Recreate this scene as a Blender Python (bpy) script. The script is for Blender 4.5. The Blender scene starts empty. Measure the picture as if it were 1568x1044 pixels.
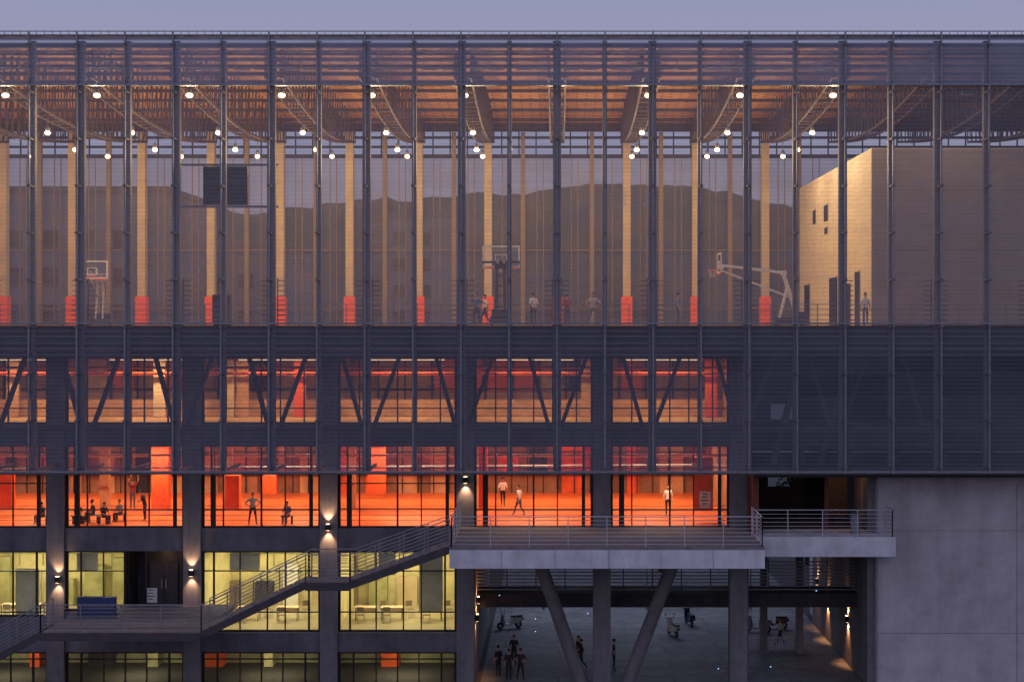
import bpy, bmesh, math, random
from mathutils import Vector, Matrix
random.seed(7)
D=71.1; F=2176.0; CZ=19.3
def S(d): return F/(D+d)
def X(px,d): return (px-855)/S(d)
def Z(py,d): return CZ+(496-py)/S(d)
sc=bpy.context.scene
col=sc.collection

# ---------------- materials ----------------
def newmat(name):
    m=bpy.data.materials.new(name); m.use_nodes=True
    nt=m.node_tree; nt.nodes.clear()
    return m,nt,nt.nodes,nt.links
def mat(name,c,rough=.6,metal=0.,ns=3.,na=.15,bump=0.,spec=.4,streak=False,emit=None,es=0.):
    m,nt,N,L=newmat(name)
    out=N.new('ShaderNodeOutputMaterial'); p=N.new('ShaderNodeBsdfPrincipled')
    L.new(p.outputs[0],out.inputs[0])
    tc=N.new('ShaderNodeTexCoord'); mp=N.new('ShaderNodeMapping')
    L.new(tc.outputs['Object'],mp.inputs[0])
    if streak: mp.inputs['Scale'].default_value=(1,1,.12)
    n=N.new('ShaderNodeTexNoise'); n.inputs['Scale'].default_value=ns; n.inputs['Detail'].default_value=6; n.inputs['Roughness'].default_value=.65
    L.new(mp.outputs[0],n.inputs['Vector'])
    fac=n.outputs['Fac']
    if streak:
        nb=N.new('ShaderNodeTexNoise'); nb.inputs['Scale'].default_value=ns*.9; nb.inputs['Detail'].default_value=8; nb.inputs['Roughness'].default_value=.7
        L.new(tc.outputs['Object'],nb.inputs['Vector'])
        mm=N.new('ShaderNodeMath'); mm.operation='MULTIPLY_ADD'; mm.inputs[1].default_value=.5; L.new(n.outputs['Fac'],mm.inputs[0])
        m3=N.new('ShaderNodeMath'); m3.operation='MULTIPLY'; m3.inputs[1].default_value=.5; L.new(nb.outputs['Fac'],m3.inputs[0]); L.new(m3.outputs[0],mm.inputs[2]); fac=mm.outputs[0]
    r=N.new('ShaderNodeValToRGB')
    r.color_ramp.elements[0].position=.35; r.color_ramp.elements[1].position=.65
    r.color_ramp.elements[0].color=(c[0]*(1-na),c[1]*(1-na),c[2]*(1-na),1)
    r.color_ramp.elements[1].color=(min(1,c[0]*(1+na)),min(1,c[1]*(1+na)),min(1,c[2]*(1+na)),1)
    L.new(fac,r.inputs[0]); L.new(r.outputs[0],p.inputs['Base Color'])
    p.inputs['Roughness'].default_value=rough; p.inputs['Metallic'].default_value=metal
    p.inputs['Specular IOR Level'].default_value=spec
    return m
def glassmat(name,tint=(.9,.92,.95),refl=.08):
    m,nt,N,L=newmat(name)
    out=N.new('ShaderNodeOutputMaterial'); t=N.new('ShaderNodeBsdfTransparent'); g=N.new('ShaderNodeBsdfGlossy')
    t.inputs[0].default_value=(*tint,1); g.inputs['Roughness'].default_value=.03
    lw=N.new('ShaderNodeLayerWeight'); lw.inputs['Blend'].default_value=.35
    ma=N.new('ShaderNodeMath'); ma.operation='MULTIPLY_ADD'; ma.inputs[1].default_value=.6; ma.inputs[2].default_value=refl
    L.new(lw.outputs['Facing'],ma.inputs[0])
    mx=N.new('ShaderNodeMixShader'); L.new(ma.outputs[0],mx.inputs[0]); L.new(t.outputs[0],mx.inputs[1]); L.new(g.outputs[0],mx.inputs[2])
    L.new(mx.outputs[0],out.inputs[0]); return m
def meshmat(name,c,opac,pitch=.17,var=.05,amp=.12,rough=.5,panel=2.4,ph=1.2,tint=(1,1,1)):
    m,nt,N,L=newmat(name)
    out=N.new('ShaderNodeOutputMaterial'); t=N.new('ShaderNodeBsdfTransparent'); p=N.new('ShaderNodeBsdfPrincipled')
    t.inputs[0].default_value=(*tint,1)
    p.inputs['Roughness'].default_value=rough; p.inputs['Base Color'].default_value=(*c,1); p.inputs['Metallic'].default_value=.15
    tc=N.new('ShaderNodeTexCoord'); sp=N.new('ShaderNodeSeparateXYZ'); L.new(tc.outputs['Object'],sp.inputs[0])
    def M(op,a,b=None,cc=None):
        n=N.new('ShaderNodeMath'); n.operation=op
        for i,v in enumerate((a,b,cc)):
            if v is None: continue
            if isinstance(v,(int,float)): n.inputs[i].default_value=v
            else: L.new(v,n.inputs[i])
        return n.outputs[0]
    st=M('PINGPONG',M('DIVIDE',sp.outputs[2],pitch),.5)
    st=M('MULTIPLY',M('SUBTRACT',st,.25),amp*4)
    px=M('FLOOR',M('DIVIDE',M('ADD',sp.outputs[0],.065),panel)); pz=M('FLOOR',M('DIVIDE',sp.outputs[2],ph))
    cb=N.new('ShaderNodeCombineXYZ'); L.new(px,cb.inputs[0]); L.new(pz,cb.inputs[1])
    wn=N.new('ShaderNodeTexWhiteNoise'); L.new(cb.outputs[0],wn.inputs[0])
    v=M('MULTIPLY',M('SUBTRACT',wn.outputs[0],.5),var*2)
    nz=N.new('ShaderNodeTexNoise'); nz.inputs['Scale'].default_value=.5; nz.inputs['Detail'].default_value=5; L.new(tc.outputs['Object'],nz.inputs['Vector'])
    v2=M('MULTIPLY',M('SUBTRACT',nz.outputs['Fac'],.5),.25)
    edge=M('PINGPONG',M('DIVIDE',sp.outputs[2],ph),.5)
    seam=M('MULTIPLY',M('LESS_THAN',edge,.02),.12)
    f=M('ADD',M('ADD',M('ADD',M('ADD',st,v),v2),seam),opac)
    f=M('MINIMUM',M('MAXIMUM',f,.02),.97)
    mx=N.new('ShaderNodeMixShader'); L.new(f,mx.inputs[0]); L.new(t.outputs[0],mx.inputs[1]); L.new(p.outputs[0],mx.inputs[2])
    L.new(mx.outputs[0],out.inputs[0]); return m
def emat(name,c,s):
    m,nt,N,L=newmat(name); out=N.new('ShaderNodeOutputMaterial'); e=N.new('ShaderNodeEmission')
    e.inputs[0].default_value=(*c,1); e.inputs[1].default_value=s; L.new(e.outputs[0],out.inputs[0]); return m
def brickmat(name,c1,c2,cm,sx,bw=.5,rh=.25,ms=.02,rough=.7,axes='xy',mul=.35):
    m,nt,N,L=newmat(name); out=N.new('ShaderNodeOutputMaterial'); p=N.new('ShaderNodeBsdfPrincipled'); L.new(p.outputs[0],out.inputs[0])
    tc=N.new('ShaderNodeTexCoord'); b=N.new('ShaderNodeTexBrick')
    src=tc.outputs['Object']
    if axes!='xy':
        s=N.new('ShaderNodeSeparateXYZ'); c=N.new('ShaderNodeCombineXYZ'); L.new(src,s.inputs[0]); L.new(s.outputs[0 if axes=='xz' else 1],c.inputs[0]); L.new(s.outputs[2],c.inputs[1]); src=c.outputs[0]
    L.new(src,b.inputs['Vector']); b.inputs['Scale'].default_value=sx
    b.inputs['Color1'].default_value=(*c1,1); b.inputs['Color2'].default_value=(*c2,1); b.inputs['Mortar'].default_value=(*cm,1)
    b.inputs['Mortar Size'].default_value=ms; b.inputs['Brick Width'].default_value=bw; b.inputs['Row Height'].default_value=rh
    n=N.new('ShaderNodeTexNoise'); n.inputs['Scale'].default_value=1.3; n.inputs['Detail'].default_value=6; L.new(tc.outputs['Object'],n.inputs['Vector'])
    mx=N.new('ShaderNodeMix'); mx.data_type='RGBA'; mx.blend_type='MULTIPLY'; mx.inputs[0].default_value=mul
    L.new(b.outputs['Color'],mx.inputs[6]); L.new(n.outputs['Fac'],mx.inputs[7])
    L.new(mx.outputs[2],p.inputs['Base Color']); p.inputs['Roughness'].default_value=rough; return m

M={}
M['steel']=mat('painted_steel',(.14,.135,.155),.5,.1,6,.2)
M['steel_lt']=mat('galvanised_steel',(.22,.23,.28),.45,.25,8,.25)
M['rail']=mat('railing_steel',(.42,.42,.47),.4,.3,8,.15)
M['raild']=mat('railing_steel_backlit',(.20,.20,.23),.45,.3,8,.2)  # darker copy of the railing steel, backlit look put into the colour
M['frame']=mat('window_frame',(.02,.018,.018),.4,.2,5,.2)
M['spandrel']=mat('grey_render',(.12,.115,.14),.8,0,1.2,.35,.3,streak=True)
M['column']=mat('column_concrete',(.165,.155,.17),.8,0,2,.3,.4,streak=True)
M['concrete']=mat('fair_concrete',(.40,.375,.41),.8,0,.7,.28,.5,streak=True)
M['concrete2']=mat('balcony_concrete',(.54,.53,.60),.75,0,1.5,.25,.4,streak=True)
M['joint']=mat('joint',(.15,.14,.155),.9)
M['dark']=mat('dark_soffit',(.04,.036,.044),.8,0,2,.3)
M['slab']=mat('slab_steel',(.055,.048,.055),.7,0,2,.25)
M['wood']=mat('gym_floor_maple',(.50,.32,.17),.4,0,2,.2)
M['ceil']=brickmat('timber_ceiling',(.82,.43,.17),(.72,.36,.13),(.34,.15,.06),1,1.2,.42,.06,axes='xy')
M['truss']=mat('truss_timber',(.075,.05,.04),.7,0,4,.25)
M['bcol']=mat('gym_column_paint',(.56,.45,.30),.6,0,1,.12)
M['bcol2']=mat('gym_post_paint',(.26,.20,.14),.6,0,1,.08)
M['pad']=mat('orange_pad_vinyl',(.95,.14,.03),.45,0,2,.08)
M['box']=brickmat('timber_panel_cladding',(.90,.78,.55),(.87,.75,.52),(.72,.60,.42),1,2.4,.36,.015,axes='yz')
M['boxf']=brickmat('timber_panel_front_shaded',(.46,.37,.30),(.44,.35,.28),(.36,.29,.23),1,2.4,.36,.015,axes='xz')  # box cladding again in darker tones, front's dimness put into the colour
M['black']=mat('black_paint',(.012,.012,.014),.5)
M['white']=mat('white_paint',(.75,.74,.72),.5)
M['red']=mat('red_orange_wall',(.86,.13,.03),.5,0,1,.2)
M['orangefloor']=mat('orange_sports_floor',(.90,.20,.05),.4,0,.8,.12)
M['brown']=mat('hall_wall',(.34,.18,.10),.6,0,.5,.4)
M['brown2']=mat('hall_wall_upper',(.50,.25,.13),.6,0,.5,.35)
M['amber']=mat('amber_plaster',(.62,.36,.19),.6,0,.8,.25)
M['pale']=mat('pale_parapet',(.74,.58,.40),.6,0,1,.15)
M['cream']=mat('classroom_wall',(.72,.66,.38),.7,0,.8,.18)
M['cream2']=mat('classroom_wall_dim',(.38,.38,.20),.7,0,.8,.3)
M['tilefloor']=mat('classroom_floor',(.42,.37,.26),.4,0,2,.15)
M['wceil']=mat('white_ceiling',(.7,.68,.6),.8)
M['bluem']=mat('blue_vinyl',(.025,.04,.12),.5)
M['rust']=mat('dark_red_steel',(.14,.04,.035),.5,.1)
M['glass']=glassmat('window_glass')
M['bglass']=glassmat('backboard_glass',(.95,.95,.95),.12)
M['scr_top']=meshmat('screen_mesh_dense',(.29,.31,.42),.62,.2,.05,.12)
M['scr_mid']=meshmat('screen_mesh_open',(.36,.35,.41),.34,.2,.03,.07)
M['scr_low']=meshmat('screen_mesh_lower',(.20,.205,.28),.37,.2,.04,.09)
M['scr_back']=meshmat('screen_mesh_back',(.30,.25,.20),.44,.30,.05,.06)
M['lamp']=emat('lamp_glow',(1,.64,.30),16)
M['strip']=emat('strip_glow',(1,.74,.42),4)
M['sconceg']=emat('sconce_glow',(1,.62,.3),12)
M['led']=emat('blue_led',(.25,.5,1),5)
M['paving']=brickmat('plaza_paving',(.30,.31,.34),(.21,.22,.25),(.17,.17,.19),.35,2.2,.6,.02,mul=.8)
M['asphalt']=mat('asphalt',(.05,.05,.055),.85,0,3,.25,.4)
M['hill']=mat('forest_hill',(.045,.068,.062),.95,0,.03,.5)
M['leaf']=mat('foliage',(.045,.07,.03),.8,0,2,.4)
M['bark']=mat('bark',(.07,.05,.035),.9)
M['bldg']=mat('apartment_render',(.22,.22,.24),.8,0,.3,.2)
M['net']=mat('net_white',(.7,.7,.7),.7)

# ---------------- builder ----------------
def empty(name,parent=None,loc=(0,0,0)):
    e=bpy.data.objects.new(name,None); col.objects.link(e); e.location=loc
    if parent: e.parent=parent
    return e
class B:
    def __init__(s,name,parent=None,smooth=False):
        s.n=name; s.p=parent; s.v=[]; s.f=[]; s.mi=[]; s.ms=[]; s.sm=smooth
    def m(s,k):
        if k not in s.ms: s.ms.append(k)
        return s.ms.index(k)
    def poly(s,vs,faces,k):
        o=len(s.v); s.v+= [tuple(v) for v in vs]; i=s.m(k)
        for f in faces: s.f.append(tuple(o+a for a in f)); s.mi.append(i)
    def box(s,x0,x1,y0,y1,z0,z1,k):
        if x0>x1:x0,x1=x1,x0
        if y0>y1:y0,y1=y1,y0
        if z0>z1:z0,z1=z1,z0
        s.poly([(x0,y0,z0),(x1,y0,z0),(x1,y1,z0),(x0,y1,z0),(x0,y0,z1),(x1,y0,z1),(x1,y1,z1),(x0,y1,z1)],
          [(0,3,2,1),(4,5,6,7),(0,1,5,4),(1,2,6,5),(2,3,7,6),(3,0,4,7)],k)
    def quad(s,a,b,c,d,k): s.poly([a,b,c,d],[(0,1,2,3)],k)
    def beam(s,a,b,w,h,k):
        a=Vector(a);b=Vector(b);t=(b-a).normalized(); up=Vector((0,1,0)) if abs(t.y)<.9 else Vector((0,0,1))
        u=t.cross(up).normalized()*w/2; v=t.cross(u).normalized()*h/2
        vs=[p+q for p in (a,b) for q in (-u-v,u-v,u+v,-u+v)]
        s.poly(vs,[(0,1,2,3),(7,6,5,4),(0,4,5,1),(1,5,6,2),(2,6,7,3),(3,7,4,0)],k)
    def cyl(s,a,b,r,k,n=8,r2=None):
        r2=r if r2 is None else r2
        a=Vector(a);b=Vector(b);t=(b-a).normalized(); up=Vector((0,0,1)) if abs(t.z)<.9 else Vector((1,0,0))
        u=t.cross(up).normalized(); v=t.cross(u)
        vs=[a+(u*math.cos(6.28318*i/n)+v*math.sin(6.28318*i/n))*r for i in range(n)]+[b+(u*math.cos(6.28318*i/n)+v*math.sin(6.28318*i/n))*r2 for i in range(n)]
        fs=[(i,(i+1)%n,n+(i+1)%n,n+i) for i in range(n)]+[tuple(range(n))[::-1],tuple(range(n,2*n))]
        s.poly(vs,fs,k)
    def ball(s,c,rx,ry,rz,k,n=10,m=7,zmin=-1):
        vs=[];fs=[]
        for j in range(m+1):
            ph=math.pi*j/m
            for i in range(n):
                th=2*math.pi*i/n; vs.append((c[0]+rx*math.sin(ph)*math.cos(th),c[1]+ry*math.sin(ph)*math.sin(th),c[2]+rz*max(zmin,math.cos(ph))))
        for j in range(m):
            for i in range(n): fs.append((j*n+i,(j+1)*n+i,(j+1)*n+(i+1)%n,j*n+(i+1)%n))
        s.poly(vs,fs,k)
    def torus(s,c,R,r,k,axis='z',n=16,m=6):
        vs=[];fs=[]
        for i in range(n):
            a=2*math.pi*i/n
            for j in range(m):
                b=2*math.pi*j/m; q=(R+r*math.cos(b)); p=(q*math.cos(a),q*math.sin(a),r*math.sin(b))
                if axis=='y': p=(p[0],p[2],p[1])
                if axis=='x': p=(p[2],p[0],p[1])
                vs.append((c[0]+p[0],c[1]+p[1],c[2]+p[2]))
        for i in range(n):
            for j in range(m): fs.append((i*m+j,((i+1)%n)*m+j,((i+1)%n)*m+(j+1)%m,i*m+(j+1)%m))
        s.poly(vs,fs,k)
    def build(s,loc=None,rot=0,scale=1):
        me=bpy.data.meshes.new(s.n); me.from_pydata(s.v,[],s.f)
        for k in s.ms: me.materials.append(M[k] if isinstance(k,str) else k)
        me.polygons.foreach_set('material_index',s.mi)
        if s.sm: me.polygons.foreach_set('use_smooth',[True]*len(s.f))
        me.update()
        o=bpy.data.objects.new(s.n,me); col.objects.link(o)
        if s.p: o.parent=s.p
        if loc: o.location=loc
        o.rotation_euler[2]=rot; o.scale=(scale,)*3
        return o
def light(name,kind,loc,power,c,parent=None,size=.3,sy=None,rot=(0,0,0),spot=None,blend=.6):
    l=bpy.data.lights.new(name,kind); l.energy=power; l.color=c
    if kind=='AREA':
        l.size=size
        if sy: l.shape='RECTANGLE'; l.size_y=sy
        else: l.shape='DISK'
    elif kind in('POINT','SPOT'):
        l.shadow_soft_size=size
        if kind=='SPOT': l.spot_size=spot; l.spot_blend=blend
    o=bpy.data.objects.new(name,l); col.objects.link(o); o.location=loc; o.rotation_euler=rot
    o.parent=parent if parent else bld
    return o

XL,XR=-46,40
GF=19.22
bld=empty('sports_hall_building')
mx=lambda k:-.065+2.4*k

# ---- mesh screen ----
b=B('facade_mesh_screen',bld)
ztop=Z(54,0); zl=Z(130,0); zs=Z(495,0); zb=Z(722,0)
b.quad((XL,0,zl),(XR,0,zl),(XR,0,ztop),(XL,0,ztop),'scr_top')
b.quad((XL,0,zs),(XR,0,zs),(XR,0,zl),(XL,0,zl),'scr_mid')
b.quad((XL,0,zb),(XR,0,zb),(XR,0,zs),(XL,0,zs),'scr_low')
b.build()
b=B('facade_mullions',bld)
for k in range(-19,17):
    x=mx(k)
    b.box(x-.035,x+.035,-.16,-.01,zb-.1,ztop+.12,'steel_lt')
    if k%2==0:
        b.box(x-.2,x-.07,.45,.75,zb-.05,ztop-.2,'steel'); b.box(x+.07,x+.2,.45,.75,zb-.05,ztop-.2,'steel')
        b.box(x-.07,x+.07,.52,.6,zb-.05,ztop-.2,'steel')
    else:
        b.box(x-.11,x+.11,.45,.75,zb-.05,ztop-.2,'steel')
    z=zb+.15
    while z<ztop:
        b.box(x-.09,x+.09,-.2,.45,z,z+.09,'steel'); z+=2.35
    for j in range(6):
        xx=x+j*.4; b.box(xx-.012,xx+.012,-.12,-.08,ztop-.02,ztop+.15,'steel_lt')
b.box(XL,XR,-.13,-.07,ztop+.15,ztop+.19,'steel_lt')
b.box(XL,XR,-.06,.9,ztop-.06,ztop+.02,'steel')
for zz in (zl,zs,zb):
    b.box(XL,XR,-.14,-.012,zz-.05,zz+.04,'steel_lt')
b.box(XL,XR,.05,.42,zl-.02,zl+.12,'steel')
for zz in (zl+.85,zl+1.7): b.box(XL,XR,.02,.1,zz,zz+.04,'steel')
b.box(XL,XR,.02,.6,zb-.14,zb-.02,'steel')
for k in range(-19,17):
    x=mx(k)
    if x<9.5 or x>16: b.box(x-.06,x+.06,.76,4.1,zb-.12,zb+.05,'steel')
b.build()
b=B('clerestory_lattice',bld)
for k in range(-19,17):
    x=mx(k)
    if x<24:
        for (z0,z1) in ((Z(82,1.5),Z(70,1.5)),(Z(108,1.5),Z(92,1.5))):
            for (a,c) in ((.35,1.15),(1.3,2.1)):
                b.box(x+a,x+c,1.45,1.5,z0,z0+.1,'bcol'); b.box(x+a,x+c,1.45,1.5,z1-.1,z1,'bcol')
                b.box(x+a,x+a+.07,1.45,1.5,z0+.1,z1-.1,'bcol')
b.build()

# ---- gym floor / slab ----
b=B('gym_floor_slab',bld)
b.box(XL,XR,.76,29.5,Z(537,.6),GF-.02,'slab')
b.box(XL,XR,.62,29.4,GF-.016,GF,'wood')
for i in range(5): b.box(XL,XR,.40,.44,GF-.3-i*.3,GF-.22-i*.3,'steel')
b.build()
# ---- roof ----
def zc(d): return 33.2+.75*math.sin(math.pi*d/29)
b=B('roof_deck',bld)
n=14
for i in range(n):
    d0=.9+28.4*i/n; d1=.9+28.4*(i+1)/n
    b.quad((XL,d0,zc(d0)),(XR,d0,zc(d0)),(XR,d1,zc(d1)),(XL,d1,zc(d1)),'ceil')
    b.quad((XL,d0,zc(d0)+.25),(XL,d1,zc(d1)+.25),(XR,d1,zc(d1)+.25),(XR,d0,zc(d0)+.25),'dark')
for i in range(9):
    d=2.5+i*3; b.box(XL,XR,d-.06,d+.06,zc(d)-.2,zc(d)-.02,'truss')
b.build()
b=B('roof_trusses',bld)
def zt(d):
    return 31.9-1.0*math.sin(math.pi*min(1,max(0,(d-.5)/27)))
for k in range(-19,17):
    if k%2: continue
    for off in (-.42,.42):
        x=mx(k)+off
        prev=None
        for i in range(28):
            d=1+i*.97
            b.beam((x,d,zt(d)),(x,d,zc(d)-.05),.05,.12,'truss')
            if prev: b.beam((x,prev,zt(prev)),(x,d,zt(d)),.09,.14,'truss')
            if prev and i%2: b.beam((x,prev,zt(prev)),(x,d,zc(d)-.1),.04,.07,'truss')
            prev=d
    for i in range(0,28):
        d=1+i*.97; x=mx(k)
        b.beam((x-.42,d,zt(d)-.02),(x+.42,d,zt(d)-.02),.07,.1,'truss')
b.build()
# ---- back wall of gym ----
DB=27.5
b=B('gym_back_columns',bld)
for k in range(-19,17):
    x=mx(k)
    if x>17: continue
    if k%2==0: b.box(x-.26,x+.26,DB-.3,DB+.3,GF,32.6,'bcol')
    else: b.box(x-.15,x+.15,DB+.1,DB+.4,GF,32.6,'bcol2')
    b.box(x+.95,x+1.0,DB+.3,DB+.4,GF,30.8,'bcol2'); b.box(x+1.4,x+1.45,DB+.3,DB+.4,GF,30.8,'bcol2')
for zz,h in ((30.85,.26),(31.55,.16),(32.2,.16)): b.box(XL,XR,DB+.42,DB+.6,zz,zz+h,'slab')
for i in range(72): b.box(XL+i*1.2,XL+i*1.2+.09,DB+.62,DB+.7,31.0,33.2,'slab')
b.box(XL,XR,DB+.42,DB+.6,32.7,33.4,'truss')
for zz in (GF+1.1,GF+5.2): b.box(XL,16.3,DB+.42,DB+.5,zz,zz+.06,'bcol2')
b.quad((XL,DB+1,GF-1),(XR,DB+1,GF-1),(XR,DB+1,30.9),(XL,DB+1,30.9),'scr_back')
b.box(XL-.3,XL,.5,DB+2,GF,33.2,'brown2')
b.build()
for k in range(-18,9):
    if k%2: continue
    x=mx(k)
    if x>16: continue
    p=B('column_safety_pad',None)
    p.box(x-.38,x+.38,DB-.42,DB-.31,GF+.01,GF+1.95,'pad'); p.box(x-.38,x-.28,DB-.31,DB+.3,GF+.01,GF+1.95,'pad'); p.box(x+.28,x+.38,DB-.31,DB+.3,GF+.01,GF+1.95,'pad')
    p.box(x-.3,x+.3,DB-.40,DB-.31,GF+1.95,GF+2.0,'pad')
    p.box(x-.385,x+.385,DB-.425,DB-.42,GF+.95,GF+.98,'rust')
    o=p.build(); 
    mo=o.modifiers.new('b','BEVEL'); mo.width=.03; mo.segments=2

# ---- timber box (right) ----
b=B('timber_clad_box',bld)
DX=4.8
bx=X(1335,DX); bz=Z(228,DX)
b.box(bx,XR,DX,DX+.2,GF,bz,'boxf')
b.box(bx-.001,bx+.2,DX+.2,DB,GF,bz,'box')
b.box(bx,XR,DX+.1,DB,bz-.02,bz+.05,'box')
def sidehole(px,w,z0,z1,k='black'):
    s=(px-855)/bx; d=F/s-D
    b.box(bx-.03,bx-.005,d-w/2,d+w/2,GF+z0,GF+z1,k); b.box(bx-.04,bx-.031,d-w/2-.1,d-w/2,GF+z0,GF+z1+.1,'bcol2')
sidehole(1313,1.3,0,3); sidehole(1300,.9,0,2.4); sidehole(1276,2.4,0,2.9); sidehole(1236,2,0,2.7)
sidehole(1265,1.3,6.5,7.5); sidehole(1247,1.0,6.6,7.5); sidehole(1265,.9,5.7,6.1)
for z in (GF+4,GF+7.2): b.box(bx,XR,DX-.004,DX,z,z+.03,'bcol2')
b.build()

# ---- gallery balustrade + wall bars ----
b=B('gallery_balustrade',bld)
for i in range(4): b.cyl((XL,1.3,GF+.3+i*.26),(XR,1.3,GF+.3+i*.26),.018,'raild',5)
for k in range(-38,34): b.box(k*1.2-.02,k*1.2+.02,1.28,1.32,GF,GF+1.1,'raild')
b.build()
for k in range(-18,16,2):
    x=mx(k); q=B('wall_bars',None)
    for s in (-1,1):
        x0=x+s*.24; x1=x+s*.62
        q.box(x0-.025,x0+.025,.9,.96,GF,GF+2.4,'rust'); 
        for i in range(9): q.box(min(x0,x1),max(x0,x1),.92,.95,GF+.25+i*.25,GF+.29+i*.25,'rust')
    q.build()

# ---- lower facade ----
DF=4.2
cols=[2.3+7.22*k for k in range(-6,2)]
zA=17.8; z3=14.0; z2t=12.9; F2=8.5; z1t=7.3; z1b=3.0; z0t=1.96
b=B('facade_frame',bld)
for i,x in enumerate(cols):
    b.box(x-.46,x+.46,DF-.25,DF+.5,0,zA,'column' )
xe=cols[-1]
for i in range(len(cols)-1):
    x0=cols[i]+.46; x1=cols[i+1]-.46
    b.box(x0,x1,DF-.1,DF+.4,z3-.0,z2t,'spandrel')
    b.box(x0,x1,DF-.1,DF+.4,zA-.0,zA-.2,'spandrel')
    b.box(x0,x1,DF-.12,DF+.4,z1t,F2,'spandrel')
    if i<=len(cols)-4:
        b.box(x0,x1,DF-.1,DF+.4,z0t,z1b,'spandrel')
b.box(XL,xe,DF+.42,21,z2t,z3-.06,'dark')
b.box(XL,xe,DF+.42,21,z1t+.02,F2-.03,'dark')
b.box(XL,cols[-3],DF+.42,13,z0t,z1b-.05,'dark')
b.build()
def bay(b,g,x0,x1,z0,z1,vs,hs,y=DF+.1,fw=.06,side=.13,gl=True):
    b.box(x0,x0+side,y-.06,y+.06,z0,z1,'frame'); b.box(x1-side,x1,y-.06,y+.06,z0,z1,'frame')
    b.box(x0+side,x1-side,y-.06,y+.06,z0,z0+.1,'frame'); b.box(x0+side,x1-side,y-.06,y+.06,z1-.1,z1,'frame')
    w=x1-x0
    for v,t in vs: b.box(x0+w*v-t/2,x0+w*v+t/2,y-.052,y+.052,z0+.1,z1-.1,'frame')
    for h in hs: b.box(x0+side,x1-side,y-.045,y+.045,h-fw/2,h+fw/2,'frame')
    if gl: g.quad((x0+.1,y,z0+.05),(x1-.1,y,z0+.05),(x1-.1,y,z1-.05),(x0+.1,y,z1-.05),'glass')
fr=B('window_frames',bld); gl=B('window_panes',bld)
for i in range(len(cols)-1):
    x0=cols[i]+.46; x1=cols[i+1]-.46
    bay(fr,gl,x0,x1,z3,zA-.2,[(.18,.07),(.5,.07),(.66,.07),(.86,.07)],[Z(625,DF),Z(572,DF)])
    bay(fr,gl,x0,x1,F2,z2t,[(.08,.1),(.18,.07),(.5,.09),(.7,.06),(.92,.12)],[Z(716,DF),Z(779,DF),Z(740,DF)] if i%3==1 else [Z(716,DF),Z(780,DF)])
    for xx in (x0+.55,x1-.6): fr.box(xx,xx+.18,DF,DF+.14,F2+.1,F2+2.9,'black')
    if i<=len(cols)-4:
        if i==len(cols)-6:
            xd0=X(193,DF); xd1=x1
            bay(fr,gl,x0,xd0,4.1,z1t,[(.25,.08),(.62,.06)],[Z(874,DF)])
            fr.box(x0,x1,DF-.05,DF+.3,z1b,4.1,'spandrel')
        else:
            zb1=z1b if i>len(cols)-6 else 3.8
            bay(fr,gl,x0,x1,zb1,z1t,[(.1,.1),(.32,.06),(.55,.07),(.7,.06),(.9,.1)],[Z(874,DF),Z(937,DF)])
            if zb1>z1b: fr.box(x0,x1,DF-.05,DF+.3,z1b,zb1,'spandrel')
        bay(fr,gl,x0,x1,.1,z0t,[(.13,.1),(.32,.06),(.5,.07),(.68,.06),(.87,.1)],[1.55])
fr.build(); gl.build()

b=B('entrance_recess',bld)
xd0=X(193,DF); xd1=cols[len(cols)-5]-.46
b.box(xd0,xd1,DF+1.8,DF+1.9,4.1,z1t,'dark'); b.box(xd0,xd0+.1,DF+.17,DF+1.8,4.1,z1t,'frame'); b.box(xd1-.1,xd1,DF,DF+1.8,4.1,z1t,'frame')
b.box(xd0,xd1,DF+.31,DF+1.9,4.05,4.1,'dark')
xm=(xd0+xd1)/2
b.box(xm-.75,xm+.75,DF+1.7,DF+1.79,4.1,6.35,'slab'); b.box(xm-.02,xm+.02,DF+1.68,DF+1.7,4.1,6.35,'black')
for s in (-1,1): b.box(xm+s*.12-.015,xm+s*.12+.015,DF+1.64,DF+1.69,5.0,5.5,'rail')
b.box(xm-1,xm-.9,DF+1.6,DF+1.7,4.1,7.2,'slab'); b.box(xm+.9,xm+1,DF+1.6,DF+1.7,4.1,7.2,'slab')
b.box(xm+1.05,xd1-.12,DF+1.75,DF+1.79,4.2,7.0,'rust')
b.build()
def sign(name,x,y,z,w,h,bg='white',fg='black'):
    s=B(name,None); s.box(x-w/2,x+w/2,y-.02,y,z-h/2,z+h/2,bg)
    for i in range(4):
        ww=w*(.25+.06*(i%3)); s.box(x-ww,x+ww*(.6 if i%2 else .9)-.02,y-.026,y-.021,z+h*.33-i*h*.2,z+h*.33-i*h*.2+h*.06,fg)
    return s.build()
sign('notice_poster',X(232,DF+1.62),DF+1.62,Z(911,DF+1.62),.62,.8)
sign('notice_poster',X(1080,6),6.09,Z(765,6),.6,.9)

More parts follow.
